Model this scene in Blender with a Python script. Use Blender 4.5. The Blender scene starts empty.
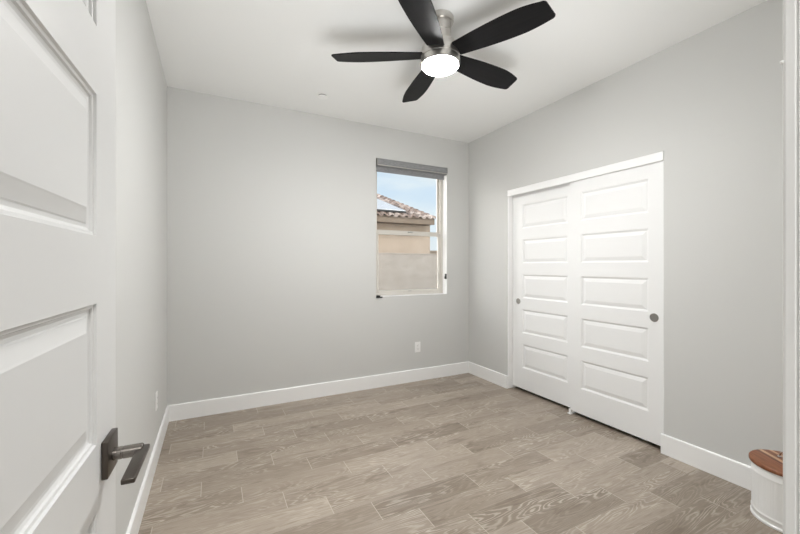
import bpy, bmesh, math, random
from mathutils import Vector, Matrix
PI = math.pi
random.seed(4)
SC = bpy.context.scene
COL = SC.collection

# ------------------------------------------------------------------ camera
cam_d = bpy.data.cameras.new('camera'); cam = bpy.data.objects.new('camera', cam_d); COL.objects.link(cam)
cam.location = (0, 0, 1.274)
cam.rotation_euler = (PI / 2, 0, -math.radians(27.02))
cam_d.sensor_width = 36; cam_d.lens = 368.7 / 800 * 36; cam_d.shift_y = -1.3 / 800
cam_d.clip_start = 0.02; cam_d.clip_end = 300
SC.camera = cam
SC.view_settings.view_transform = 'Standard'; SC.view_settings.look = 'None'
SC.view_settings.gamma = 1; SC.view_settings.use_curve_mapping = False
SC.view_settings.exposure = 0.41
SC.cycles.use_denoising = True
SC.cycles.max_bounces = 14; SC.cycles.diffuse_bounces = 9; SC.cycles.transparent_max_bounces = 12
SC.cycles.sample_clamp_indirect = 6

LENS_EMIT = 265.0      # opal lens of the ceiling fan
HALL_FILL_W = 24.0          # added unseen lamp on the hall ceiling
SUN_W = 1.05
SKY = .76
SKY_BRIGHT = 8.0
CEILING_FILL_W = 88.0         # added spot that brightens the ceiling

# ------------------------------------------------------------------ sky
w = bpy.data.worlds.new('sky'); SC.world = w; w.use_nodes = True
nt = w.node_tree; nt.nodes.clear()
def N(nt, kind, **kw):
    n = nt.nodes.new(kind)
    for k, v in kw.items(): setattr(n, k, v)
    return n
out = N(nt, 'ShaderNodeOutputWorld'); bg = N(nt, 'ShaderNodeBackground')
tc = N(nt, 'ShaderNodeTexCoord'); sep = N(nt, 'ShaderNodeSeparateXYZ')
nt.links.new(tc.outputs['Generated'], sep.inputs[0])
rmp = N(nt, 'ShaderNodeValToRGB')
rmp.color_ramp.elements[0].position = 0.0; rmp.color_ramp.elements[0].color = (.86, .95, .99, 1)
rmp.color_ramp.elements[1].position = 0.70; rmp.color_ramp.elements[1].color = (.17, .50, .93, 1)
nt.links.new(sep.outputs['Z'], rmp.inputs[0])
mp = N(nt, 'ShaderNodeMapping'); mp.inputs['Scale'].default_value = (2.2, 2.2, 9)
nt.links.new(tc.outputs['Generated'], mp.inputs[0])
nz = N(nt, 'ShaderNodeTexNoise'); nz.inputs['Scale'].default_value = 1.6; nz.inputs['Detail'].default_value = 5
nt.links.new(mp.outputs[0], nz.inputs['Vector'])
cr = N(nt, 'ShaderNodeValToRGB'); cr.color_ramp.elements[0].position = .42; cr.color_ramp.elements[1].position = .68
nt.links.new(nz.outputs['Fac'], cr.inputs[0])
mx = N(nt, 'ShaderNodeMixRGB'); mx.inputs[2].default_value = (.86, .94, .98, 1)
nt.links.new(cr.outputs[0], mx.inputs[0]); nt.links.new(rmp.outputs[0], mx.inputs[1])
hz = N(nt, 'ShaderNodeMixRGB'); hz.inputs[2].default_value = (1.0, .97, .935, 1)
nt.links.new(mx.outputs[0], hz.inputs[1]); nt.links.new(hz.outputs[0], bg.inputs[0])
mh = N(nt, 'ShaderNodeMapRange', interpolation_type='SMOOTHSTEP'); nt.links.new(sep.outputs['X'], mh.inputs[0])
mh.inputs[1].default_value = .05; mh.inputs[2].default_value = -.6
mz = N(nt, 'ShaderNodeMapRange', interpolation_type='SMOOTHSTEP'); nt.links.new(sep.outputs['Z'], mz.inputs[0])
mz.inputs[1].default_value = .75; mz.inputs[2].default_value = .45
mm = N(nt, 'ShaderNodeMath', operation='MULTIPLY'); nt.links.new(mh.outputs[0], mm.inputs[0]); nt.links.new(mz.outputs[0], mm.inputs[1])
nt.links.new(mm.outputs[0], hz.inputs[0]) 
# added bright haze on the unseen left (-X) sky, lights the right wall
mrx = N(nt, 'ShaderNodeMapRange'); nt.links.new(mm.outputs[0], mrx.inputs[0])
mrx.inputs[3].default_value = SKY; mrx.inputs[4].default_value = SKY_BRIGHT
nt.links.new(mrx.outputs[0], bg.inputs[1])
nt.links.new(bg.outputs[0], out.inputs[0])

sd = bpy.data.lights.new('sun', 'SUN'); sun = bpy.data.objects.new('sun', sd); COL.objects.link(sun)
sd.energy = SUN_W; sd.angle = math.radians(1.5); sd.color = (1, .95, .88)
sun.rotation_euler = (math.radians(48), 0, math.radians(14)); sun.location = (2, -6, 12)

hd = bpy.data.lights.new('hall_fill_lamp', 'AREA'); hall = bpy.data.objects.new('hall_fill_lamp', hd); COL.objects.link(hall)
hd.shape = 'DISK'; hd.size = .34; hd.energy = HALL_FILL_W; hd.color = (1, .99, .98); hall.location = (.25, -.75, 2.66)  # lamp added out of view in the hall to brighten the room
# unseen spot added to brighten the ceiling, standing in for a bounced flash
fd = bpy.data.lights.new('ceiling_fill', 'SPOT'); fl = bpy.data.objects.new('ceiling_fill', fd); COL.objects.link(fl)
fd.energy = CEILING_FILL_W; fd.spot_size = math.radians(130); fd.spot_blend = 1; fd.shadow_soft_size = .6; fd.color = (.995, 1, 1)
fl.location = (.74, .74, .95); fl.rotation_euler = Vector((.20, .72, 1)).to_track_quat('-Z', 'Y').to_euler()

# ------------------------------------------------------------------ materials
def mat(name, col, rough=.5, metal=0.0, bump=None, spec=None, emit=None):
    m = bpy.data.materials.new(name); m.use_nodes = True
    nt = m.node_tree; b = nt.nodes['Principled BSDF']
    b.inputs['Base Color'].default_value = (*col, 1); b.inputs['Roughness'].default_value = rough
    b.inputs['Metallic'].default_value = metal
    if spec is not None: b.inputs['Specular IOR Level'].default_value = spec
    if emit: b.inputs['Emission Color'].default_value = (*emit[:3], 1); b.inputs['Emission Strength'].default_value = emit[3]
    t = N(nt, 'ShaderNodeTexCoord')
    n = N(nt, 'ShaderNodeTexNoise'); n.inputs['Detail'].default_value = 3
    nt.links.new(t.outputs['Object'], n.inputs['Vector'])
    if bump:
        n.inputs['Scale'].default_value = bump[0]
        bp = N(nt, 'ShaderNodeBump'); bp.inputs['Strength'].default_value = bump[1]; bp.inputs['Distance'].default_value = bump[2]
        nt.links.new(n.outputs['Fac'], bp.inputs['Height']); nt.links.new(bp.outputs[0], b.inputs['Normal'])
    else:
        n.inputs['Scale'].default_value = 30
        mr = N(nt, 'ShaderNodeMapRange'); mr.inputs[3].default_value = max(.02, rough - .03); mr.inputs[4].default_value = min(1, rough + .03)
        nt.links.new(n.outputs['Fac'], mr.inputs[0]); nt.links.new(mr.outputs[0], b.inputs['Roughness'])
    return m

def mottled(name, c1, c2, scale, rough=.9, bump=.3, stretch=(1, 1, 1), dist=.004):
    m = mat(name, c1, rough, bump=(scale * 6, bump, dist)); nt = m.node_tree; b = nt.nodes['Principled BSDF']
    t = N(nt, 'ShaderNodeTexCoord'); mp = N(nt, 'ShaderNodeMapping'); mp.inputs['Scale'].default_value = stretch
    n = N(nt, 'ShaderNodeTexNoise'); n.inputs['Scale'].default_value = scale; n.inputs['Detail'].default_value = 6
    r = N(nt, 'ShaderNodeValToRGB'); r.color_ramp.elements[0].color = (*c1, 1); r.color_ramp.elements[1].color = (*c2, 1)
    r.color_ramp.elements[0].position = .35; r.color_ramp.elements[1].position = .65
    nt.links.new(t.outputs['Object'], mp.inputs[0]); nt.links.new(mp.outputs[0], n.inputs['Vector'])
    nt.links.new(n.outputs['Fac'], r.inputs[0]); nt.links.new(r.outputs[0], b.inputs['Base Color'])
    return m

M = {}
M['wall'] = mat('warm_grey_paint', (.605, .606, .592), .62, bump=(140, .10, .002), spec=.35)
M['ceil'] = mat('ceiling_paint', (.835, .84, .832), .75, bump=(120, .08, .002), spec=.3)
M['trim'] = mat('white_trim_paint', (.88, .882, .878), .32)
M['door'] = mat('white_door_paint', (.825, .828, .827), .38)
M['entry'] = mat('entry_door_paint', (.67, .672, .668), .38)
M['vinyl'] = mat('almond_vinyl', (.62, .59, .54), .45)
M['black_plastic'] = mat('black_plastic', (.02, .02, .02), .4)
M['plate'] = mat('white_plastic', (.86, .86, .85), .3)
M['slot'] = mat('dark_slot', (.05, .05, .05), .6)
M['bronze'] = mat('dark_nickel', (.115, .10, .088), .34, 1.0)
M['bronze_l'] = mat('pale_nickel', (.24, .22, .20), .25, 1.0)  # lighter and smoother than the rest of the handle
M['chrome'] = mat('chrome', (.75, .75, .76), .12, 1.0)
M['pull'] = mat('satin_pull', (.42, .41, .39), .35, 1.0)
M['bin'] = mat('white_enamel', (.83, .83, .82), .3)
M['dark'] = mat('closet_shadow_paint', (.30, .29, .28), .8)
M['soffit'] = mat('soffit_paint', (.2, .15, .11), .8)
M['fascia'] = mat('fascia_paint', (.15, .112, .08), .7)
M['stucco'] = mottled('tan_stucco', (.37, .29, .22), (.405, .32, .245), 3, .95, .4)
M['block'] = mottled('sand_block_wall', (.275, .24, .205), (.33, .29, .25), 2.2, .95, .4, (1, 1, 2.2))
M['brown_block'] = mottled('brown_stucco', (.30, .235, .17), (.35, .27, .20), 3, .95, .4)
M['gravel'] = mottled('desert_gravel', (.38, .31, .25), (.55, .47, .39), 14, .95, .8)
M['ext'] = mottled('outer_stucco', (.50, .44, .37), (.54, .48, .41), 3, .95, .4)

# solar glass, the sky's reflection put into a pale grey colour
def solar():
    m = mat('solar_glass', (.10, .12, .16), .55, spec=.4); nt = m.node_tree; b = nt.nodes['Principled BSDF']
    b.inputs['Metallic'].default_value = 0
    t = N(nt, 'ShaderNodeTexCoord'); br = N(nt, 'ShaderNodeTexBrick'); br.offset = 0
    br.inputs['Color1'].default_value = (.36, .35, .35, 1); br.inputs['Color2'].default_value = (.34, .335, .335, 1)
    br.inputs['Mortar'].default_value = (.75, .75, .75, 1); br.inputs['Scale'].default_value = 1
    br.inputs['Brick Width'].default_value = .16; br.inputs['Row Height'].default_value = .16; br.inputs['Mortar Size'].default_value = .003
    nt.links.new(t.outputs['Object'], br.inputs['Vector']); nt.links.new(br.outputs[0], b.inputs['Base Color'])
    return m
M['solar'] = solar()

def tile_mat():
    m = mat('clay_roof_tile', (.45, .25, .18), .85, bump=(40, .3, .004)); nt = m.node_tree; b = nt.nodes['Principled BSDF']
    t = N(nt, 'ShaderNodeTexCoord'); v = N(nt, 'ShaderNodeTexVoronoi'); v.inputs['Scale'].default_value = 3.2
    r = N(nt, 'ShaderNodeValToRGB'); e = r.color_ramp.elements
    e[0].color = (.10, .07, .055, 1); e[1].color = (.32, .265, .23, 1); x = e.new(.5); x.color = (.18, .13, .105, 1)
    sp = N(nt, 'ShaderNodeSeparateColor')
    nt.links.new(t.outputs['Object'], v.inputs['Vector']); nt.links.new(v.outputs['Color'], sp.inputs[0])
    nt.links.new(sp.outputs[0], r.inputs[0]); nt.links.new(r.outputs[0], b.inputs['Base Color'])
    return m
M['tile'] = tile_mat()

def glass_mat(name, tint, gloss):
    m = bpy.data.materials.new(name); m.use_nodes = True; nt = m.node_tree; nt.nodes.clear()
    o = N(nt, 'ShaderNodeOutputMaterial'); tr = N(nt, 'ShaderNodeBsdfTransparent'); g = N(nt, 'ShaderNodeBsdfGlossy')
    tr.inputs[0].default_value = (*tint, 1); g.inputs['Roughness'].default_value = .02
    f = N(nt, 'ShaderNodeFresnel'); f.inputs[0].default_value = 1.45
    k = N(nt, 'ShaderNodeMath', operation='MULTIPLY'); k.inputs[1].default_value = gloss
    mxs = N(nt, 'ShaderNodeMixShader')
    nt.links.new(f.outputs[0], k.inputs[0]); nt.links.new(k.outputs[0], mxs.inputs[0])
    nt.links.new(tr.outputs[0], mxs.inputs[1]); nt.links.new(g.outputs[0], mxs.inputs[2]); nt.links.new(mxs.outputs[0], o.inputs[0])
    return m
M['glass'] = glass_mat('window_glass', (.985, .99, .985), .5)
def screen_mat():
    m = bpy.data.materials.new('insect_mesh'); m.use_nodes = True; nt = m.node_tree; nt.nodes.clear()
    o = N(nt, 'ShaderNodeOutputMaterial'); tr = N(nt, 'ShaderNodeBsdfTransparent'); g = N(nt, 'ShaderNodeBsdfDiffuse')
    g.inputs[0].default_value = (.45, .45, .45, 1); mxs = N(nt, 'ShaderNodeMixShader'); mxs.inputs[0].default_value = .05
    nt.links.new(tr.outputs[0], mxs.inputs[1]); nt.links.new(g.outputs[0], mxs.inputs[2]); nt.links.new(mxs.outputs[0], o.inputs[0])
    return m
M['screen'] = screen_mat()

def fabric():
    m = mat('grey_woven_fabric', (.26, .26, .265), .85); nt = m.node_tree; b = nt.nodes['Principled BSDF']
    t = N(nt, 'ShaderNodeTexCoord'); mp = N(nt, 'ShaderNodeMapping'); mp.inputs['Scale'].default_value = (40, 200, 260)
    n = N(nt, 'ShaderNodeTexNoise'); n.inputs['Scale'].default_value = 1; n.inputs['Detail'].default_value = 4
    r = N(nt, 'ShaderNodeValToRGB'); r.color_ramp.elements[0].color = (.12, .122, .127, 1); r.color_ramp.elements[1].color = (.40, .403, .41, 1)
    nt.links.new(t.outputs['Object'], mp.inputs[0]); nt.links.new(mp.outputs[0], n.inputs['Vector'])
    nt.links.new(n.outputs['Fac'], r.inputs[0]); nt.links.new(r.outputs[0], b.inputs['Base Color'])
    return m
M['fabric'] = fabric()

def brushed(name, col, rough):
    m = mat(name, col, rough, 1.0); nt = m.node_tree; b = nt.nodes['Principled BSDF']
    t = N(nt, 'ShaderNodeTexCoord'); mp = N(nt, 'ShaderNodeMapping'); mp.inputs['Scale'].default_value = (3, 3, 400)
    n = N(nt, 'ShaderNodeTexNoise'); n.inputs['Scale'].default_value = 1
    bp = N(nt, 'ShaderNodeBump'); bp.inputs['Strength'].default_value = .05; bp.inputs['Distance'].default_value = .001
    nt.links.new(t.outputs['Object'], mp.inputs[0]); nt.links.new(mp.outputs[0], n.inputs['Vector'])
    nt.links.new(n.outputs['Fac'], bp.inputs['Height']); nt.links.new(bp.outputs[0], b.inputs['Normal'])
    return m
M['nickel'] = brushed('brushed_nickel', (.62, .60, .57), .32)

def blade_mat():
    m = mat('black_stained_blade', (.005, .005, .006), .45, spec=.09); nt = m.node_tree; b = nt.nodes['Principled BSDF']
    t = N(nt, 'ShaderNodeTexCoord'); mp = N(nt, 'ShaderNodeMapping'); mp.inputs['Scale'].default_value = (3, 60, 10)
    n = N(nt, 'ShaderNodeTexNoise'); n.inputs['Scale'].default_value = 1; n.inputs['Detail'].default_value = 5
    r = N(nt, 'ShaderNodeValToRGB'); r.color_ramp.elements[0].color = (.004, .004, .005, 1); r.color_ramp.elements[1].color = (.013, .0125, .0125, 1)
    nt.links.new(t.outputs['Object'], mp.inputs[0]); nt.links.new(mp.outputs[0], n.inputs['Vector'])
    nt.links.new(n.outputs['Fac'], r.inputs[0]); nt.links.new(r.outputs[0], b.inputs['Base Color'])
    return m
M['blade'] = blade_mat()
M['lens'] = mat('opal_lens', (.9, .9, .9), .4, emit=(1, .998, .99, LENS_EMIT))
M['fill_lens'] = mat('opal_fill_lens', (.9, .9, .9), .4, emit=(1, .985, .955, 2.0))

# wood-look porcelain planks, 6 x 24 in, laid with a one-third stagger
def floor_mat():
    m = bpy.data.materials.new('wood_look_plank_tile'); m.use_nodes = True; nt = m.node_tree; b = nt.nodes['Principled BSDF']
    L = nt.links.new
    def math_(op, a, bb=None, c=None):
        n = N(nt, 'ShaderNodeMath', operation=op)
        for i, v in enumerate((a, bb, c)):
            if v is None: continue
            if isinstance(v, (int, float)): n.inputs[i].default_value = v
            else: L(v, n.inputs[i])
        return n.outputs[0]
    tc = N(nt, 'ShaderNodeTexCoord'); sp = N(nt, 'ShaderNodeSeparateXYZ'); L(tc.outputs['Object'], sp.inputs[0])
    X, Y = sp.outputs['X'], sp.outputs['Y']
    v = math_('DIVIDE', math_('SUBTRACT', 3.243, Y), .156)
    row = math_('FLOOR', v); fv = math_('FRACT', v)
    u = math_('DIVIDE', math_('SUBTRACT', math_('SUBTRACT', X, .15), math_('MULTIPLY', row, .2045)), .6135)
    idx = math_('FLOOR', u); fu = math_('FRACT', u)
    cell = N(nt, 'ShaderNodeCombineXYZ'); L(idx, cell.inputs[0]); L(row, cell.inputs[1])
    wn = N(nt, 'ShaderNodeTexWhiteNoise', noise_dimensions='3D'); L(cell.outputs[0], wn.inputs['Vector'])
    ws = N(nt, 'ShaderNodeSeparateColor'); L(wn.outputs['Color'], ws.inputs[0])
    r1, r2, r3 = ws.outputs[0], ws.outputs[1], ws.outputs[2]
    # grout distance
    du = math_('MULTIPLY', math_('MINIMUM', fu, math_('SUBTRACT', 1, fu)), .6135)
    dv = math_('MULTIPLY', math_('MINIMUM', fv, math_('SUBTRACT', 1, fv)), .156)
    gd = math_('MINIMUM', du, math_('ADD', dv, .0015))
    grout = N(nt, 'ShaderNodeMapRange'); L(gd, grout.inputs[0]); grout.inputs[1].default_value = .0011; grout.inputs[2].default_value = .0024
    grout.inputs[3].default_value = 1; grout.inputs[4].default_value = 0
    # grain space, shifted per plank
    gx = math_('ADD', X, math_('MULTIPLY', r1, 37)); gy = math_('ADD', Y, math_('MULTIPLY', r2, 23))
    gv = N(nt, 'ShaderNodeCombineXYZ'); L(gx, gv.inputs[0]); L(gy, gv.inputs[1]); L(math_('MULTIPLY', r3, 11), gv.inputs[2])
    def noise(sx, sy, det, dis=0.0, rg=.5):
        mp = N(nt, 'ShaderNodeMapping'); mp.inputs['Scale'].default_value = (sx, sy, 1)
        L(gv.outputs[0], mp.inputs[0]); n = N(nt, 'ShaderNodeTexNoise'); n.inputs['Scale'].default_value = 1
        n.inputs['Detail'].default_value = det; n.inputs['Distortion'].default_value = dis; n.inputs['Roughness'].default_value = rg
        L(mp.outputs[0], n.inputs['Vector']); return n.outputs['Fac']
    big = noise(1.25, 10, 1.5, .35)
    small = noise(9, 55, 4)
    fine = noise(11, 190, 3)
    blotch = noise(1.6, 5, 3)
    fld = math_('ADD', math_('MULTIPLY', big, 26), math_('MULTIPLY', small, 1.5))
    ring = math_('FRACT', fld)
    tri = math_('ABSOLUTE', math_('SUBTRACT', math_('MULTIPLY', ring, 2), 1))       # 0..1 contour bands of cathedral grain
    rm = N(nt, 'ShaderNodeMapRange', interpolation_type='SMOOTHSTEP'); L(tri, rm.inputs[0]); rm.inputs[1].default_value = .45; rm.inputs[2].default_value = .9
    strength = N(nt, 'ShaderNodeMapRange'); L(noise(2.2, 7, 2), strength.inputs[0]); strength.inputs[1].default_value = .44; strength.inputs[2].default_value = .66
    strength.inputs[3].default_value = .22; strength.inputs[4].default_value = 1.0
    # base tone by plank
    base = N(nt, 'ShaderNodeValToRGB'); e = base.color_ramp.elements
    e[0].color = (.195, .154, .117, 1); e[1].color = (.43, .367, .302, 1)
    a = e.new(.35); a.color = (.262, .213, .167, 1); a = e.new(.7); a.color = (.338, .282, .228, 1)
    L(math_('ADD', math_('MULTIPLY', r3, .62), math_('MULTIPLY', blotch, .40)), base.inputs[0])
    m1 = N(nt, 'ShaderNodeMixRGB'); m1.inputs[2].default_value = (.58, .52, .445, 1)     # limed pale lines
    L(math_('MULTIPLY', math_('MULTIPLY', rm.outputs[0], strength.outputs[0]), .66), m1.inputs[0]); L(base.outputs[0], m1.inputs[1])
    dk = N(nt, 'ShaderNodeMapRange'); L(fine, dk.inputs[0]); dk.inputs[1].default_value = .52; dk.inputs[2].default_value = .75
    m2 = N(nt, 'ShaderNodeMixRGB', blend_type='MULTIPLY'); m2.inputs[2].default_value = (.62, .58, .54, 1)
    L(math_('MULTIPLY', dk.outputs[0], .65), m2.inputs[0]); L(m1.outputs[0], m2.inputs[1])
    # darker streaks and knots
    kn = N(nt, 'ShaderNodeMapRange'); L(noise(3.4, 16, 3, .8), kn.inputs[0]); kn.inputs[1].default_value = .56; kn.inputs[2].default_value = .70
    m3 = N(nt, 'ShaderNodeMixRGB', blend_type='MULTIPLY'); m3.inputs[2].default_value = (.52, .47, .42, 1)
    L(math_('MULTIPLY', kn.outputs[0], .5), m3.inputs[0]); L(m2.outputs[0], m3.inputs[1])
    m4 = N(nt, 'ShaderNodeMixRGB'); m4.inputs[2].default_value = (.56, .50, .43, 1)
    L(math_('MULTIPLY', grout.outputs[0], .75), m4.inputs[0]); L(m3.outputs[0], m4.inputs[1])
    L(m4.outputs[0], b.inputs['Base Color'])
    b.inputs['Roughness'].default_value = .34; b.inputs['Specular IOR Level'].default_value = .5
    bp = N(nt, 'ShaderNodeBump'); bp.inputs['Strength'].default_value = .25; bp.inputs['Distance'].default_value = .002
    L(math_('SUBTRACT', math_('MULTIPLY', fine, .3), grout.outputs[0]), bp.inputs['Height']); L(bp.outputs[0], b.inputs['Normal'])
    return m
M['floor'] = floor_mat()

def lid_mat():
    m = mat('acacia_wood', (.3, .12, .05), .4); nt = m.node_tree; b = nt.nodes['Principled BSDF']; L = nt.links.new
    t = N(nt, 'ShaderNodeTexCoord'); mp = N(nt, 'ShaderNodeMapping'); mp.inputs['Rotation'].default_value = (0, 0, math.radians(LID_ROT))
    L(t.outputs['Object'], mp.inputs[0]); sp = N(nt, 'ShaderNodeSeparateXYZ'); L(mp.outputs[0], sp.inputs[0])
    n = N(nt, 'ShaderNodeTexNoise'); n.inputs['Scale'].default_value = 1; n.inputs['Detail'].default_value = 5
    m2 = N(nt, 'ShaderNodeMapping'); m2.inputs['Scale'].default_value = (12, 130, 20); L(mp.outputs[0], m2.inputs[0]); L(m2.outputs[0], n.inputs['Vector'])
    r = N(nt, 'ShaderNodeValToRGB'); r.color_ramp.interpolation = 'CONSTANT'; e = r.color_ramp.elements
    e[0].position = 0; e[0].color = (.13, .042, .018, 1); e[1].position = .22; e[1].color = (.30, .115, .05, 1)
    for p, c in ((.36, (.58, .36, .22)), (.42, (.22, .08, .035)), (.52, (.62, .40, .25)), (.59, (.17, .06, .028)), (.65, (.27, .10, .043))):
        x = e.new(p); x.color = (*c, 1)
    mr = N(nt, 'ShaderNodeMapRange'); L(sp.outputs['Y'], mr.inputs[0]); mr.inputs[1].default_value = -.15; mr.inputs[2].default_value = .15
    L(mr.outputs[0], r.inputs[0])
    g = N(nt, 'ShaderNodeMixRGB', blend_type='MULTIPLY'); g.inputs[0].default_value = .7
    r2 = N(nt, 'ShaderNodeValToRGB'); r2.color_ramp.elements[0].position = .35; r2.color_ramp.elements[0].color = (.55, .5, .45, 1); r2.color_ramp.elements[1].position = .6; r2.color_ramp.elements[1].color = (1.1, 1.1, 1.1, 1)
    L(n.outputs['Fac'], r2.inputs[0]); L(r.outputs[0], g.inputs[1]); L(r2.outputs[0], g.inputs[2]); L(g.outputs[0], b.inputs['Base Color'])
    return m
LID_ROT = -59
M['wood'] = lid_mat()

# ------------------------------------------------------------------ helpers
def new_bm(): return bmesh.new()
def add_box(bm, x0, x1, y0, y1, z0, z1, bev=0, seg=2):
    r = bmesh.ops.create_cube(bm, size=1); vs = r['verts']
    for v in vs:
        v.co = Vector(((x0 + x1) / 2 + v.co.x * (x1 - x0), (y0 + y1) / 2 + v.co.y * (y1 - y0), (z0 + z1) / 2 + v.co.z * (z1 - z0)))
    if bev:
        es = list({e for v in vs for e in v.link_edges})
        bmesh.ops.bevel(bm, geom=es, offset=bev, segments=seg, affect='EDGES', profile=.5)
def add_lathe(bm, prof, n=64, c=(0, 0, 0), axis='Z', close=True, rib=None):
    rings = []
    for k, (r, z) in enumerate(prof):
        ring = []
        for i in range(n):
            a = 2 * PI * i / n; rr = r
            if rib and rib[0] <= k <= rib[1]: rr += rib[3] * math.cos(a * rib[2])
            p = (rr * math.cos(a), rr * math.sin(a), z)
            if axis == 'X': p = (p[2], p[0], p[1])
            if axis == 'Y': p = (p[0], p[2], p[1])
            ring.append(bm.verts.new((p[0] + c[0], p[1] + c[1], p[2] + c[2])))
        rings.append(ring)
    for a, b in zip(rings, rings[1:]):
        for i in range(n): bm.faces.new((a[i], a[(i + 1) % n], b[(i + 1) % n], b[i]))
    if close: bm.faces.new(rings[0][::-1]); bm.faces.new(rings[-1])
def add_prism(bm, pts, axis, a0, a1):
    """polygon pts in the two other axes, extruded along axis"""
    def P(p, a): return {'X': (a, p[0], p[1]), 'Y': (p[0], a, p[1]), 'Z': (p[0], p[1], a)}[axis]
    A = [bm.verts.new(P(p, a0)) for p in pts]; B = [bm.verts.new(P(p, a1)) for p in pts]
    bm.faces.new(A[::-1]); bm.faces.new(B)
    for i in range(len(pts)): j = (i + 1) % len(pts); bm.faces.new((A[i], A[j], B[j], B[i]))
def add_tube(bm, pts, r, n=12):
    rings = []
    for k, p in enumerate(pts):
        p = Vector(p); t = (Vector(pts[min(k + 1, len(pts) - 1)]) - Vector(pts[max(k - 1, 0)])).normalized()
        u = t.orthogonal().normalized() if k == 0 else (rings_u - t * rings_u.dot(t)).normalized()
        rings_u = u; v = t.cross(u)
        rings.append([bm.verts.new(p + r * (math.cos(2 * PI * i / n) * u + math.sin(2 * PI * i / n) * v)) for i in range(n)])
    for a, b in zip(rings, rings[1:]):
        for i in range(n): bm.faces.new((a[i], a[(i + 1) % n], b[(i + 1) % n], b[i]))
    bm.faces.new(rings[0][::-1]); bm.faces.new(rings[-1])
def obj(name, bm, m, parent=None, smooth=None, loc=None, rot=None):
    bmesh.ops.recalc_face_normals(bm, faces=bm.faces)
    me = bpy.data.meshes.new(name); bm.to_mesh(me); bm.free()
    if smooth:
        me.shade_smooth()
        try: me.set_sharp_from_angle(angle=math.radians(smooth))
        except Exception: pass
    me.materials.append(m)
    o = bpy.data.objects.new(name, me); COL.objects.link(o)
    if parent: o.parent = parent
    if loc: o.location = loc
    if rot: o.rotation_euler = rot
    return o
def tag(o, label=None, cat=None, group=None, kind=None):
    for k, v in (('label', label), ('category', cat), ('group', group), ('kind', kind)):
        if v: o[k] = v
    return o
def thing(name, label, cat, loc=(0, 0, 0), rotz=0, group=None, kind=None):
    o = bpy.data.objects.new(name, None); COL.objects.link(o); o.empty_display_size = .1
    o.location = loc; o.rotation_euler = (0, 0, rotz); return tag(o, label, cat, group, kind)
def struct(name, bm, m, label, cat, **k): return tag(obj(name, bm, m, **k), label, cat, kind='structure')
def boxes(*bs):
    bm = new_bm()
    for b in bs: add_box(bm, *b)
    return bm

# ------------------------------------------------------------------ room shell
XL, XR, YB, YF, H = -.327, 2.733, 3.55, .155, 2.74
WX0, WX1, WZ0, WZ1 = 1.529, 2.420, .947, 2.403          # window opening
CY0, CY1, CZ = 1.423, 2.908, 2.055                      # closet opening
DX0, DX1, DZ = -.215, .550, 2.06                        # doorway
YH = -1.35                                              # hall end

struct('floor', boxes((-1.4, 3.5, YH - .1, YB + .17, -.1, 0)), M['floor'], 'grey-brown wood-look plank tile floor laid in a staggered pattern', 'floor')
struct('ceiling', boxes((-1.5, 3.6, YH - .2, YB + .17, H, H + .25)), M['ceil'], 'flat white painted ceiling above the room', 'ceiling')
struct('wall_left', boxes((XL - .12, XL, YF - .125, YB + .17, 0, H)), M['wall'], 'light warm grey painted wall behind the open door', 'wall')
bm = boxes((XL, WX0, YB, YB + .17, 0, H), (WX1, XR + .75, YB, YB + .17, 0, H), (WX0, WX1, YB, YB + .17, 0, WZ0), (WX0, WX1, YB, YB + .17, WZ1, H))
bmesh.ops.remove_doubles(bm, verts=bm.verts, dist=1e-5)
struct('wall_back', bm, M['wall'], 'light warm grey painted back wall around the window', 'wall')

# right wall, closet opening with bullnosed corners
bm = new_bm(); rb = .012
def wall_profile(y_open, y_far, sgn):
    # wall piece whose end at y_open carries a rounded corner towards the room
    pts = [(XR, y_far)]
    for k in range(7):
        a = PI / 2 * k / 6
        pts.append((XR + rb - rb * math.cos(a), y_open + sgn * (rb - rb * math.sin(a))))
    pts += [(XR + .12, y_open), (XR + .12, y_far)]
    return pts
add_prism(bm, wall_profile(CY0, YF - .125, -1), 'Z', 0, CZ)
add_prism(bm, wall_profile(CY1, YB, 1), 'Z', 0, CZ)
add_box(bm, XR, XR + .12, YF - .125, YB, CZ, H)
struct('wall_right', bm, M['wall'], 'light warm grey painted wall around the closet opening', 'wall', smooth=35)
bm = boxes((XL, DX0 - .018, YF - .125, YF, 0, H), (DX1 + .018, XR, YF - .125, YF, 0, H), (DX0 - .018, DX1 + .018, YF - .125, YF, DZ + .018, H))
struct('wall_front', bm, M['wall'], 'grey painted wall with the doorway the room is seen from', 'wall')
# closet interior and the hall, never in view but closing the light off
bm = boxes((XR + .70, XR + .75, CY0 - .2, YB, 0, H), (XR + .12, XR + .70, CY0 - .25, CY0 - .2, 0, H))
struct('wall_closet', bm, M['dark'], 'closet interior wall behind the sliding doors', 'wall')
bm = boxes((-1.4, XL - .12, YF - .125, YF, 0, H), (-1.4, -1.3, YH, YF - .125, 0, H), (1.9, 2.0, YH, YF - .125, 0, H), (-1.4, 2.0, YH - .1, YH, 0, H))
struct('wall_hall', bm, M['wall'], 'hallway walls behind the doorway', 'wall')

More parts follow.
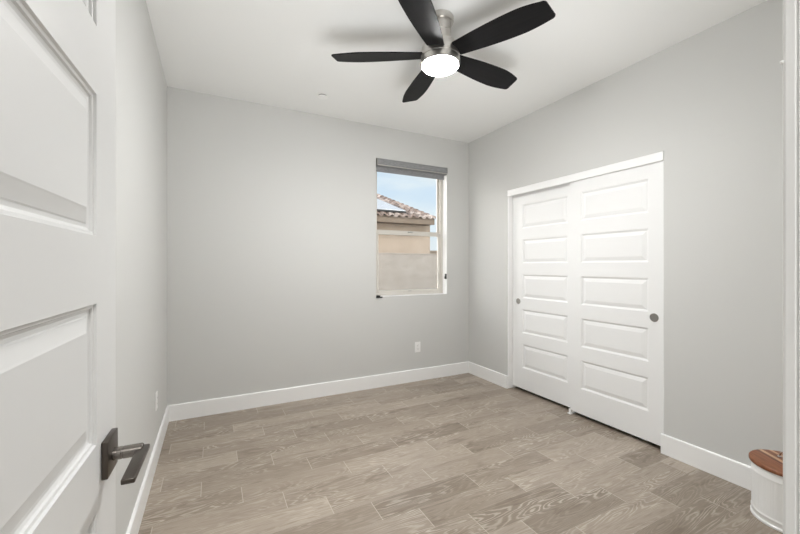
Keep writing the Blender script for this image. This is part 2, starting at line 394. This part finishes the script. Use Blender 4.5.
# baseboards
BH, BT = .132, .014
def base_prof(sign, x):
    return [(x, 0), (x + sign * BT, 0), (x + sign * BT, BH - .005), (x + sign * (BT - .004), BH), (x, BH)]
bm = new_bm(); add_prism(bm, base_prof(1, XL), 'Y', YF + .0, YB)
bmesh.ops.recalc_face_normals(bm, faces=bm.faces)
struct('baseboard_left', bm, M['trim'], 'white baseboard along the left wall behind the door', 'baseboard')
bm = new_bm(); add_prism(bm, [(YB, 0), (YB - BT, 0), (YB - BT, BH - .005), (YB - BT + .004, BH), (YB, BH)], 'X', XL + BT, XR - BT)
struct('baseboard_back', bm, M['trim'], 'white baseboard along the back wall below the window', 'baseboard')
bm = new_bm()
add_prism(bm, base_prof(-1, XR), 'Y', CY1, YB)
add_box(bm, XR - BT, XR + .022, CY1 - .012, CY1, 0, BH, .002)
add_prism(bm, base_prof(-1, XR), 'Y', YF, CY0 + .006)
struct('baseboard_right', bm, M['trim'], 'white baseboard along the right wall either side of the closet', 'baseboard')
bm = new_bm()
add_prism(bm, [(YF, 0), (YF + BT, 0), (YF + BT, BH - .005), (YF + BT - .004, BH), (YF, BH)], 'X', DX1 + .09, XR - BT)
struct('baseboard_front', bm, M['trim'], 'white baseboard along the front wall right of the doorway', 'baseboard')

# doorway jamb and casing
bm = boxes((DX1, DX1 + .018, YF - .125, YF, 0, DZ), (DX0 - .018, DX0, YF - .125, YF, 0, DZ), (DX0 - .018, DX1 + .018, YF - .125, YF, DZ, DZ + .018),
           (DX1 - .010, DX1, YF - .10, YF - .055, 0, DZ), (DX0, DX1, YF - .10, YF - .055, DZ - .01, DZ))
add_box(bm, DX1, DX1 + .07, YF, YF + .013, 0, DZ + .07, .003)
add_box(bm, DX0 - .02, DX1 + .07, YF, YF + .013, DZ, DZ + .07, .003)
struct('trim_1', bm, M['trim'], 'white doorway jamb and casing at the right edge of the picture', 'trim')
hk = thing('casing_bumper', 'tiny white bumper stuck on the doorway casing edge', 'bumper', (DX1 - .001, YF + .0125, 1.494))
bm = new_bm(); add_lathe(bm, [(.0008, -.0020), (.0015, -.0016), (.0018, 0), (.0015, .001)], 20, axis='X'); obj('pad', bm, M['plate'], hk, smooth=40)

# closet header board and side jambs
bm = new_bm(); add_box(bm, XR + .003, XR + .021, CY0, CY1, CZ - .062, CZ, .0015)
add_box(bm, XR + .021, XR + .115, CY0, CY1, CZ - .012, CZ)
struct('trim_2', bm, M['trim'], 'white header board over the sliding closet doors', 'trim')
bm = new_bm(); add_box(bm, XR + .008, XR + .118, CY1 - .011, CY1, 0, CZ - .012, .001)
add_box(bm, XR + .012, XR + .118, CY0, CY0 + .002, 0, CZ - .012)
struct('trim_3', bm, M['trim'], 'white side jamb of the closet opening', 'trim')

# ------------------------------------------------------------------ panel doors
def panel_door(W, T, z0, z1, xa, xb, tops, h, both=True):
    """slab in x 0..W, front face y=0 facing -y; five raised panels between xa and xb"""
    bm = new_bm()
    rows = sorted([(t - h, t) for t in tops])
    zs = [z0] + [z for r in rows for z in r] + [z1]; xs = [0, xa, xb, W]
    prof = [(0, 0), (.0015, .0040), (.0060, .0048), (.0075, .0080), (.0120, .0098), (.0175, .0098), (.0195, .0082), (.0400, .0030), (.0425, .0022)]
    for face in ((0, 1),) + (((T, -1),) if both else ()):
        y0, s = face
        for i in range(3):
            for j in range(len(zs) - 1):
                a, b_, c, d = xs[i], xs[i + 1], zs[j], zs[j + 1]
                if i == 1 and j % 2 == 1:
                    prev = None
                    for off, dep in prof:
                        q = [bm.verts.new((x, y0 + s * dep, z)) for x, z in ((a + off, c + off), (b_ - off, c + off), (b_ - off, d - off), (a + off, d - off))]
                        if prev:
                            for k in range(4): bm.faces.new((prev[k], prev[(k + 1) % 4], q[(k + 1) % 4], q[k]))
                        prev = q
                    bm.faces.new(prev)
                else:
                    bm.faces.new([bm.verts.new((x, y0, z)) for x, z in ((a, c), (b_, c), (b_, d), (a, d))])
    bmesh.ops.remove_doubles(bm, verts=bm.verts, dist=1e-5)
    if not both:
        bm.faces.new([bm.verts.new((x, T, z)) for x, z in ((0, z0), (W, z0), (W, z1), (0, z1))])
    for (xa_, xb_, za_, zb_) in ((0, 0, z0, z1), (W, W, z0, z1)):
        bm.faces.new([bm.verts.new(p) for p in ((xa_, 0, za_), (xa_, T, za_), (xa_, T, zb_), (xa_, 0, zb_))])
    for z in (z0, z1):
        bm.faces.new([bm.verts.new(p) for p in ((0, 0, z), (W, 0, z), (W, T, z), (0, T, z))])
    bmesh.ops.remove_doubles(bm, verts=bm.verts, dist=1e-5)
    return bm

TOPS = [1.890 - .3525 * k for k in range(5)]
# closet doors face -X: local +x runs along world -Y, local -y faces world -X  -> rotate -90 deg
def closet_door(name, xface, ya, yb, za, zb, stile, label, pull_y, seed):
    W = yb - ya
    bm = panel_door(W, .035, za, zb, stile[0], stile[1], TOPS, .238, both=False)
    o = struct(name, bm, M['door'], label, 'door', loc=(xface, yb, 0), rot=(0, 0, -PI / 2))
    lx = yb - pull_y
    p = new_bm(); add_lathe(p, [(.0295, -.0006), (.0295, -.0028), (.0275, -.0032), (.0255, -.0028), (.0245, -.0004), (.012, -.0002)], 40, (lx, 0, .911), axis='Y')
    q = obj('flush_pull', p, M['pull'], o, smooth=40); q['label'] = 'round satin nickel finger pull'
    return o
closet_door('door_2', XR + .0225, CY0 + .003, 2.168, .030, CZ - .025, (.105, .640), 'white five-panel sliding closet door in front, overlapping the other', 1.489, 1)
closet_door('door_3', XR + .0650, 2.130, CY1 - .015, .030, CZ - .025, (.133, .664), 'white five-panel sliding closet door at the back, nearest the window', 2.815, 2)
g = thing('door_guide', 'small white plastic floor guide under the overlap of the closet doors', 'door guide', (XR + .04, 2.165, 0))
bm = new_bm(); add_box(bm, -.040, .075, -.016, .016, 0, .006, .0015); obj('base', bm, M['plate'], g)
bm = new_bm(); add_box(bm, -.026, -.021, -.012, .012, .006, .042, .001); obj('fin', bm, M['plate'], g)
bm = new_bm(); add_box(bm, .0185, .0225, -.012, .012, .006, .028, .001); obj('fin', bm, M['plate'], g)

# ------------------------------------------------------------------ entry door, open against the left wall
ANG = math.radians(2.0)
# local x: from the hinge towards the free edge, front face (local -y) looks into the room (+X)
tW = .735
edge = Vector((-.169, .901)); dirv = Vector((math.sin(ANG), math.cos(ANG)))
hinge = edge - dirv * tW
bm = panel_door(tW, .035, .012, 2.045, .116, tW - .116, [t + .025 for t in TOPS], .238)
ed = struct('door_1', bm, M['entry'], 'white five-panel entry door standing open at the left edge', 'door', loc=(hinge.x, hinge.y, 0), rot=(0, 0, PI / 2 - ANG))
hx = tW - .060; hz = .932
hd_ = bpy.data.objects.new('door_handle', None); COL.objects.link(hd_); hd_.parent = ed; hd_['label'] = 'dark bronze lever handle on a square rosette'
bm = new_bm(); add_box(bm, hx - .033, hx + .033, -.0100, 0, hz - .033, hz + .033, .0018, 2); obj('rosette', bm, M['bronze'], hd_, smooth=40)
bm = new_bm(); add_lathe(bm, [(.0095, -.056), (.0112, -.054), (.0112, -.0262), (.0108, -.0258), (.0108, -.0232), (.0112, -.0228), (.0112, -.0105)], 40, (hx, 0, hz - .003), axis='Y')
obj('neck', bm, M['bronze_l'], hd_, smooth=40)
bm = new_bm(); add_box(bm, hx - .117, hx + .0105, -.0650, -.0455, hz - .0075, hz + .0015, .0022, 3); obj('lever', bm, M['bronze'], hd_, smooth=40)
# latch plate on the free edge
bm = new_bm(); add_box(bm, tW - .0005, tW + .0008, .005, .030, hz - .028, hz + .028, .0003); obj('latch_plate', bm, M['bronze'], ed)
for z in (.22, 1.05, 1.83):
    bm = new_bm(); add_lathe(bm, [(.0065, z - .045), (.0065, z + .045)], 16, (-.004, -.006, 0)); obj('hinge', bm, M['bronze'], ed, smooth=40)

# ------------------------------------------------------------------ window
WY = YB + .085
bm = new_bm()
fy0, fy1 = WY, WY + .06
add_box(bm, WX0, WX0 + .040, fy0, fy1, WZ0, WZ1, .003); add_box(bm, WX1 - .036, WX1, fy0, fy1, WZ0, WZ1, .003)
add_box(bm, WX0 + .04, WX1 - .036, fy0, fy1, WZ0, WZ0 + .028, .003); add_box(bm, WX0 + .04, WX1 - .036, fy0, fy1, WZ1 - .04, WZ1, .003)
win = struct('window_1', bm, M['vinyl'], 'single-hung window with almond vinyl frame in the back wall', 'window')
MR0, MR1 = 1.610, 1.665
bm = new_bm(); a0, a1 = WX0 + .04, WX1 - .036
add_box(bm, a0, a0 + .022, WY + .034, WY + .056, MR0, WZ1 - .04, .002); add_box(bm, a1 - .022, a1, WY + .034, WY + .056, MR0, WZ1 - .04, .002)
add_box(bm, a0 + .022, a1 - .022, WY + .034, WY + .056, MR0 + .012, MR1, .002); add_box(bm, a0 + .022, a1 - .022, WY + .034, WY + .056, WZ1 - .06, WZ1 - .04, .002)
us = obj('upper_sash', bm, M['vinyl'], win)
obj('glass_pane', boxes((a0 + .02, a1 - .02, WY + .043, WY + .047, MR1 - .004, WZ1 - .056)), M['glass'], us)
bm = new_bm(); L0, L1 = WZ0 + .028, MR0 + .034
add_box(bm, a0 + .001, a0 + .026, WY + .004, WY + .030, L0, L1, .003); add_box(bm, a1 - .026, a1 - .001, WY + .004, WY + .030, L0, L1, .003)
add_box(bm, a0 + .026, a1 - .026, WY + .004, WY + .030, L1 - .030, L1, .003); add_box(bm, a0 + .026, a1 - .026, WY + .004, WY + .030, L0, L0 + .030, .003)
ls = obj('lower_sash', bm, M['vinyl'], win)
obj('glass_pane', boxes((a0 + .024, a1 - .024, WY + .015, WY + .019, L0 + .028, L1 - .028)), M['glass'], ls)
bm = new_bm(); add_box(bm, 1.965, 2.015, WY - .002, WY + .026, L1, L1 + .010, .002); add_box(bm, 1.985, 2.010, WY - .010, WY + .004, L1 + .004, L1 + .014, .002)
obj('sash_lock', bm, M['pull'], ls)
bm = new_bm(); add_box(bm, 1.955, 1.995, WY - .006, WY + .004, L0 + .014, L0 + .022, .001); obj('finger_lift', bm, M['pull'], ls)
obj('insect_screen', boxes((a0 + .003, a1 - .003, WY + .057, WY + .0575, L0, MR0 + .02)), M['screen'], win)
# painted sill ledge of the recess
bm = new_bm(); add_box(bm, WX0, WX1, YB + .001, WY, WZ0, WZ0 + .004); struct('trim_4', bm, M['trim'], 'thin white sill ledge at the foot of the window recess', 'trim')
bm = new_bm(); add_box(bm, WX1 - .003, WX1, YB + .004, WY, WZ0 + .004, WZ1); struct('trim_5', bm, M['trim'], 'white painted side return of the window recess', 'trim')

# roller shade
sh = thing('roller_shade', 'grey fabric roller shade rolled up at the top of the window', 'window shade', ((WX0 + WX1) / 2, YB, 2.33))
hw = (WX1 - WX0) / 2 - .004
pts = [(.060, .070)]
for k in range(5): a = PI / 2 * k / 4; pts.append((-.008 - .014 * math.sin(a), .056 + .014 * math.cos(a)))
for k in range(8): a = PI / 2 * k / 7; pts.append((.010 - .032 * math.cos(a), .017 - .026 * math.sin(a)))
pts += [(.060, -.009)]
bm = new_bm(); add_prism(bm, pts, 'X', -hw + .006, hw - .006); obj('cassette', bm, M['fabric'], sh, smooth=30)
for s in (-1, 1):
    bm = new_bm(); add_prism(bm, [(p[0] * 1.02 - .0003, p[1] * 1.01) for p in pts], 'X', min(s * hw, s * (hw - .006)), max(s * hw, s * (hw - .006)))
    c = obj('end_cap', bm, M['pull'], sh, smooth=30); c['label'] = 'grey metal end cap'
bm = new_bm(); add_box(bm, -hw + .006, hw - .006, -.0245, -.0190, -.004, .003, .001); r_ = obj('cassette_highlight', bm, M['nickel'], sh); r_['label'] = 'thin bright metal strip put in for the highlight line'  # strip added to draw the highlight along the cassette
bm = new_bm(); add_box(bm, -hw + .012, hw - .018, .028, .030, -.050, .02); obj('shade_cloth', bm, M['fabric'], sh)
bm = new_bm(); add_box(bm, -hw + .012, hw - .018, .022, .036, -.062, -.040, .004, 3); obj('hem_bar', bm, M['fabric'], sh)
b1 = thing('shade_bracket', 'small black shade hold-down on the left end of the window sill', 'bracket', (WX0 + .034, YB - .001, WZ0 - .006), group=None)
bm = new_bm(); add_box(bm, -.033, .036, -.010, .001, -.006, .008, .001); add_box(bm, -.033, .010, -.010, .030, .0105, .020, .001); add_box(bm, -.033, .010, -.010, .001, .008, .0105); obj('clip', bm, M['black_plastic'], b1)
bm = new_bm(); add_lathe(bm, [(.003, 0), (.003, .003), (.001, .004)], 12, (-.010, .010, .020)); obj('pin', bm, M['pull'], b1)
b2 = thing('shade_bracket', 'small black shade hold-down on the right side of the window recess', 'bracket', (WX1 - .003, YB + .016, 1.150))
bm = new_bm(); add_box(bm, -.008, 0, -.014, .014, -.030, .030, .001); add_box(bm, -.014, -.008, -.014, .014, -.028, 0, .001); obj('clip', bm, M['black_plastic'], b2)
bm = new_bm(); add_lathe(bm, [(.003, -.0045), (.003, 0)], 12, (-.007, 0, .015), axis='X'); obj('pin', bm, M['pull'], b2)

# ------------------------------------------------------------------ ceiling fan
FX, FY = 1.204, 1.836
fan = thing('ceiling_fan', 'brushed nickel ceiling fan with five black blades and a lit lens', 'ceiling fan', (FX, FY, H))
def rel(p): return [(r, z - H) for r, z in p]
bm = new_bm(); add_lathe(bm, rel([(.020, 2.7400), (.076, 2.7400), (.079, 2.735), (.079, 2.712), (.075, 2.706), (.066, 2.704), (.02, 2.704)]), 72); obj('canopy', bm, M['nickel'], fan, smooth=35)
bm = new_bm(); add_lathe(bm, rel([(.02, 2.705), (.064, 2.705), (.064, 2.700), (.061, 2.699), (.063, 2.697), (.063, 2.650), (.0605, 2.648), (.0605, 2.645), (.0625, 2.643), (.056, 2.615), (.055, 2.600), (.062, 2.592), (.02, 2.590)]), 72)
obj('neck', bm, M['nickel'], fan, smooth=35)
bm = new_bm(); add_lathe(bm, rel([(.02, 2.600), (.060, 2.594), (.095, 2.580), (.109, 2.556), (.114, 2.538), (.114, 2.500), (.111, 2.498), (.111, 2.495), (.1155, 2.493), (.116, 2.464), (.113, 2.456), (.1, 2.456)]), 96)
obj('motor_housing', bm, M['nickel'], fan, smooth=35)
bm = new_bm(); add_lathe(bm, rel([(.101, 2.459), (.1055, 2.456), (.104, 2.450), (.096, 2.443), (.080, 2.438), (.055, 2.434), (.02, 2.432), (.004, 2.4318)]), 72)
ln = obj('light_lens', bm, M['lens'], fan, smooth=60); ln['label'] = 'glowing white opal lens'
# one blade
def blade_bm():
    bm = new_bm(); n = 26; top = []
    def half(t):     # half width along the blade
        return .052 + .029 * math.sin(min(1, t / .72) * PI / 2) - .020 * max(0, (t - .72) / .28) ** 1.6
    x0, x1 = .108, .620
    L_, R_ = [], []
    for i in range(n + 1):
        t = i / n; x = x0 + (x1 - x0) * t; hwid = half(t)
        L_.append((x, hwid * 1.0)); R_.append((x - .014 * max(0, (t - .8) / .2), -hwid * .98))
    # rounded tip corners
    lx, ly = L_[-1]; rx, ry = R_[-1]
    tip = []
    for k in range(1, 6):
        a = PI / 2 * k / 6; tip.append((lx + .022 * math.sin(a) - .0, ly - .022 * (1 - math.cos(a))))
    tip2 = []
    for k in range(1, 6):
        a = PI / 2 * k / 6; tip2.append((rx + .022 * math.cos(a), ry + .022 * (1 - math.sin(a))))
    poly = L_ + tip + tip2 + R_[::-1]
    A = [bm.verts.new((x, y, .003)) for x, y in poly]; B = [bm.verts.new((x, y, -.003)) for x, y in poly]
    bm.faces.new(A); bm.faces.new(B[::-1])
    for i in range(len(poly)):
        j = (i + 1) % len(poly); bm.faces.new((A[i], B[i], B[j], A[j]))
    return bm
BASE = -65.8
PITCH = math.radians(-12)
bl0 = obj('blade', blade_bm(), M['blade'], fan)
bm = new_bm(); add_box(bm, .070, .150, -.030, .030, .003, .008, .002); add_box(bm, .075, .120, -.02, .02, .008, .018, .002)
ir0 = obj('blade_bracket', bm, M['nickel'], bl0)
for k in range(5):
    if k == 0: b = bl0
    else:
        b = bl0.copy(); COL.objects.link(b); b.parent = fan
        c = ir0.copy(); COL.objects.link(c); c.parent = b
    b.location = (0, 0, 2.520 - H)
    b.rotation_euler = (PITCH, 0, math.radians(BASE + 72 * k))

# sprinkler cover
sp_ = thing('sprinkler_cover', 'small round white sprinkler cover on the ceiling left of the fan', 'sprinkler cover', (.850, 3.135, H))
bm = new_bm(); add_lathe(bm, [(.034, 0), (.034, -.011)], 40); obj('collar', bm, M['dark'], sp_)  # collar coloured dark to put in the shading above the cover
bm = new_bm(); add_lathe(bm, [(.041, -.011), (.042, -.013), (.040, -.0155), (.02, -.0165)], 48); obj('cover_plate', bm, M['plate'], sp_, smooth=40)

# outlets
def outlet(loc, rotz, label):
    t = thing('wall_outlet', label, 'outlet', loc, rotz)
    bm = new_bm(); add_box(bm, -.035, .035, -.006, 0, -.057, .057, .0025, 3); obj('cover_plate', bm, M['plate'], t, smooth=40)
    for z in (.0195, -.0195):
        bm = new_bm(); add_box(bm, -.0165, .0165, -.0078, -.0058, z - .0145, z + .0145, .001); s = obj('socket', bm, M['plate'], t)
        bm = new_bm(); add_box(bm, -.0075, -.0055, -.0081, -.0076, z - .002, z + .007); add_box(bm, .0055, .0075, -.0081, -.0076, z - .002, z + .007)
        add_lathe(bm, [(.0025, -.0081), (.0025, -.0076)], 12, (0, 0, z - .008), axis='Y'); obj('slot', bm, M['slot'], s)
    bm = new_bm(); add_lathe(bm, [(.0028, -.0072), (.0028, -.0058)], 12, axis='Y'); obj('screw', bm, M['pull'], t)
outlet((2.028, YB, .374), 0, 'white wall outlet on the back wall below the window')
outlet((XL, 2.881, .387), PI / 2, 'white wall outlet low on the left wall past the door')

# ------------------------------------------------------------------ storage bin with wooden lid
BX, BY, BR = 2.557, .755, .139
bn = thing('storage_bin', 'round white metal bin with a wooden lid beside the right wall', 'storage bin', (BX, BY, 0))
prof = [(BR - .004, .0), (BR + .001, .002), (BR + .001, .012), (BR - .003, .016), (BR - .003, .034), (BR - .001, .037), (BR - .001, .041), (BR - .003, .044),
        (BR - .0035, .050), (BR - .0035, .222), (BR - .003, .226), (BR - .0018, .229), (BR - .0018, .232), (BR - .003, .235), (BR - .003, .263), (BR, .266), (BR, .2695), (BR - .004, .2695)]
bm = new_bm(); add_lathe(bm, prof, 432, rib=(9, 9, 72, .0)); 
obj('body', bm, M['bin'], bn, smooth=35)
bm = new_bm(); n = 84
for i in range(n):      # embossed flutes round the middle of the body
    a = 2 * PI * i / n; c, s = math.cos(a), math.sin(a); r = BR - .0033
    add_tube(bm, [(r * c, r * s, .054), (r * c, r * s, .218)], .0004, 6)
obj('flutes', bm, M['bin'], bn, smooth=60)
LR = BR + .007
bm = new_bm(); add_lathe(bm, [(LR - .01, .2698), (LR - .003, .2702), (LR, .274), (LR, .286), (LR - .003, .290), (LR - .008, .2912)], 96)
lid = obj('lid', bm, M['wood'], bn, smooth=40); lid['label'] = 'round striped brown wooden lid'
ax = Vector((.051, .055, 0)).normalized()
bm = new_bm(); hh = .044; pl = []
for k in range(13):
    a = PI * k / 12; pl.append(ax * (-.064 * math.cos(a)) + Vector((0, 0, .293 + hh * math.sin(a))))
add_tube(bm, pl, .004, 12)
for s in (-1, 1): add_lathe(bm, [(.009, .2912), (.009, .294), (.006, .296)], 20, tuple(ax * (.064 * s)))
h_ = obj('lid_handle', bm, M['chrome'], lid, smooth=50); h_['label'] = 'small arched chrome handle'

# ------------------------------------------------------------------ fixture of the added hall lamp, never in view
hl = thing('hall_fill_fixture', 'round flush light added unseen in the hall to brighten the room', 'ceiling light', (.25, -.75, H))
bm = new_bm(); add_lathe(bm, [(.18, 0), (.18, -.03), (.17, -.035)], 48); obj('rim', bm, M['nickel'], hl, smooth=40)
bm = new_bm(); add_lathe(bm, [(.165, -.035), (.16, -.05), (.10, -.062), (.01, -.066)], 48); obj('diffuser', bm, M['fill_lens'], hl, smooth=60)

# ------------------------------------------------------------------ outside
struct('ground', boxes((-12, 30, YB + .17, 40, -.35, -.15)), M['gravel'], 'desert gravel yard outside the window', 'ground')
struct('wall_foundation', boxes((-1.5, 3.6, YH - .2, YB + .169, -.35, -.101)), M['ext'], 'foundation edge below the room', 'foundation')
fw = thing('block_fence', 'sand coloured block fence wall below the neighbouring house', 'fence', (4, 8.5, 0))
bm = new_bm(); add_box(bm, -9, 12, 0, .15, -.15, 1.565); obj('wall_face', bm, M['block'], fw)
bm = new_bm(); add_box(bm, -9, 12, -.01, .16, 1.5655, 1.598, .004); obj('cap', bm, M['block'], fw)
bw = thing('yard_wall', 'brown stucco yard wall far behind the block fence', 'wall', (9.5, 14, 0))
bm = new_bm(); add_box(bm, -4, 6, 0, .2, -.15, 1.88); obj('wall_face', bm, M['brown_block'], bw)
bm = new_bm(); add_box(bm, -4, 6, -.03, .23, 1.88, 1.95, .005); obj('cap', bm, M['brown_block'], bw)

ho = thing('neighbour_house', 'tan stucco house with a clay tile gable roof outside the window', 'house', (0, 0, -.15))
EX, EY, EZ = 6.34, 10.0, 2.755 + .15
XW0 = -6.0
bm = new_bm(); add_prism(bm, [(10.5, 0), (19.5, 0), (19.5, 2.80), (15.0, 4.42), (10.5, 2.92)], 'X', XW0 + .2, 6.478 - .0)
obj('wall_body', bm, M['stucco'], ho)
sl = 1 / 3
bm = new_bm(); add_box(bm, XW0, EX, EY, EY + .045, EZ - .175, EZ - .005, .004); obj('fascia', bm, M['fascia'], ho)
bm = new_bm(); add_box(bm, XW0, EX, EY + .045, 10.5, EZ - .165, EZ - .145); obj('soffit', bm, M['soffit'], ho)
# roof deck
bm = new_bm(); add_prism(bm, [(EY, EZ - .02), (15.0, EZ + 5 * sl - .02), (20.0, EZ - .02), (20.0, EZ + .02), (15.0, EZ + 5 * sl + .02), (EY, EZ + .02)], 'X', XW0, EX)
obj('roof_deck', bm, M['fascia'], ho)
# S-tile field: barrel waves along X, stepped courses up the slope
bm = new_bm(); pitch = .245; crs = .36; ncrs = 14
x_lo, x_hi = 1.2, EX + .02; nxs = int((x_hi - x_lo) / pitch * 8)
xs = [x_lo + (x_hi - x_lo) * i / nxs for i in range(nxs + 1)]
def wave(x):
    t = ((x_hi - x) / pitch) % 1
    return .060 * math.sin(PI * t / .62) ** .8 if t < .62 else -.012 * math.sin(PI * (t - .62) / .38)
for c in range(ncrs):
    yl = EY - .05 + c * crs; yh = yl + crs + .03
    rows = []
    for (y, lift) in ((yl, -.010), (yl, .038), (yh, .006)):
        rows.append([bm.verts.new((x, y, EZ + .03 + (y - EY) * sl + lift + (wave(x) if not (lift < 0) else wave(x) * 1.0 - .012))) for x in xs])
    for a, b in zip(rows, rows[1:]):
        for i in range(nxs): bm.faces.new((a[i], a[i + 1], b[i + 1], b[i]))
obj('roof_tiles', bm, M['tile'], ho, smooth=50)
# plainer courses further left, hidden by the window edge from the doorway
bm = new_bm(); add_prism(bm, [(EY - .05, EZ + .03), (15.0, EZ + 5 * sl + .03), (15.0, EZ + 5 * sl + .10), (EY - .05, EZ + .09)], 'X', XW0, 1.2)
obj('roof_tiles', bm, M['tile'], ho)
# rake barrel tiles down the gable edge
bm = new_bm()
for c in range(ncrs):
    y0 = EY - .06 + c * crs; y1 = y0 + crs + .05; pr = []
    for (y, r) in ((y0, .085), (y1, .070)):
        z = EZ + .035 + (y - EY) * sl + (.030 if y == y0 else .0)
        pr.append([bm.verts.new((EX - .06 + r * math.cos(PI * k / 10), y, z + r * math.sin(PI * k / 10) - .02)) for k in range(11)])
    for k in range(10): bm.faces.new((pr[0][k], pr[0][k + 1], pr[1][k + 1], pr[1][k]))
    bm.faces.new(pr[0][::-1])
obj('rake_tiles', bm, M['tile'], ho, smooth=50)
bm = new_bm(); add_lathe(bm, [(.11, XW0), (.11, EX)], 16, (0, 15.0, EZ + 5 * sl + .05), axis='X'); obj('ridge_tiles', bm, M['tile'], ho, smooth=50)
sol = thing('solar_panel', 'solar panel array coloured pale for its sky reflection, lying on the tile roof', 'solar panel', (5.36, 10.12, 2.925))
sol.rotation_euler = (math.atan(sl), 0, 0)
bm = new_bm(); add_box(bm, -3.2, 0, 0, 2.45, .02, .055, .004); obj('glass_face', bm, M['solar'], sol)
bm = new_bm(); add_box(bm, -3.2, 0.01, -.01, 0, 0, .045); add_box(bm, 0, .01, 0, 2.45, -.02, .06); obj('frame', bm, M['slot'], sol)
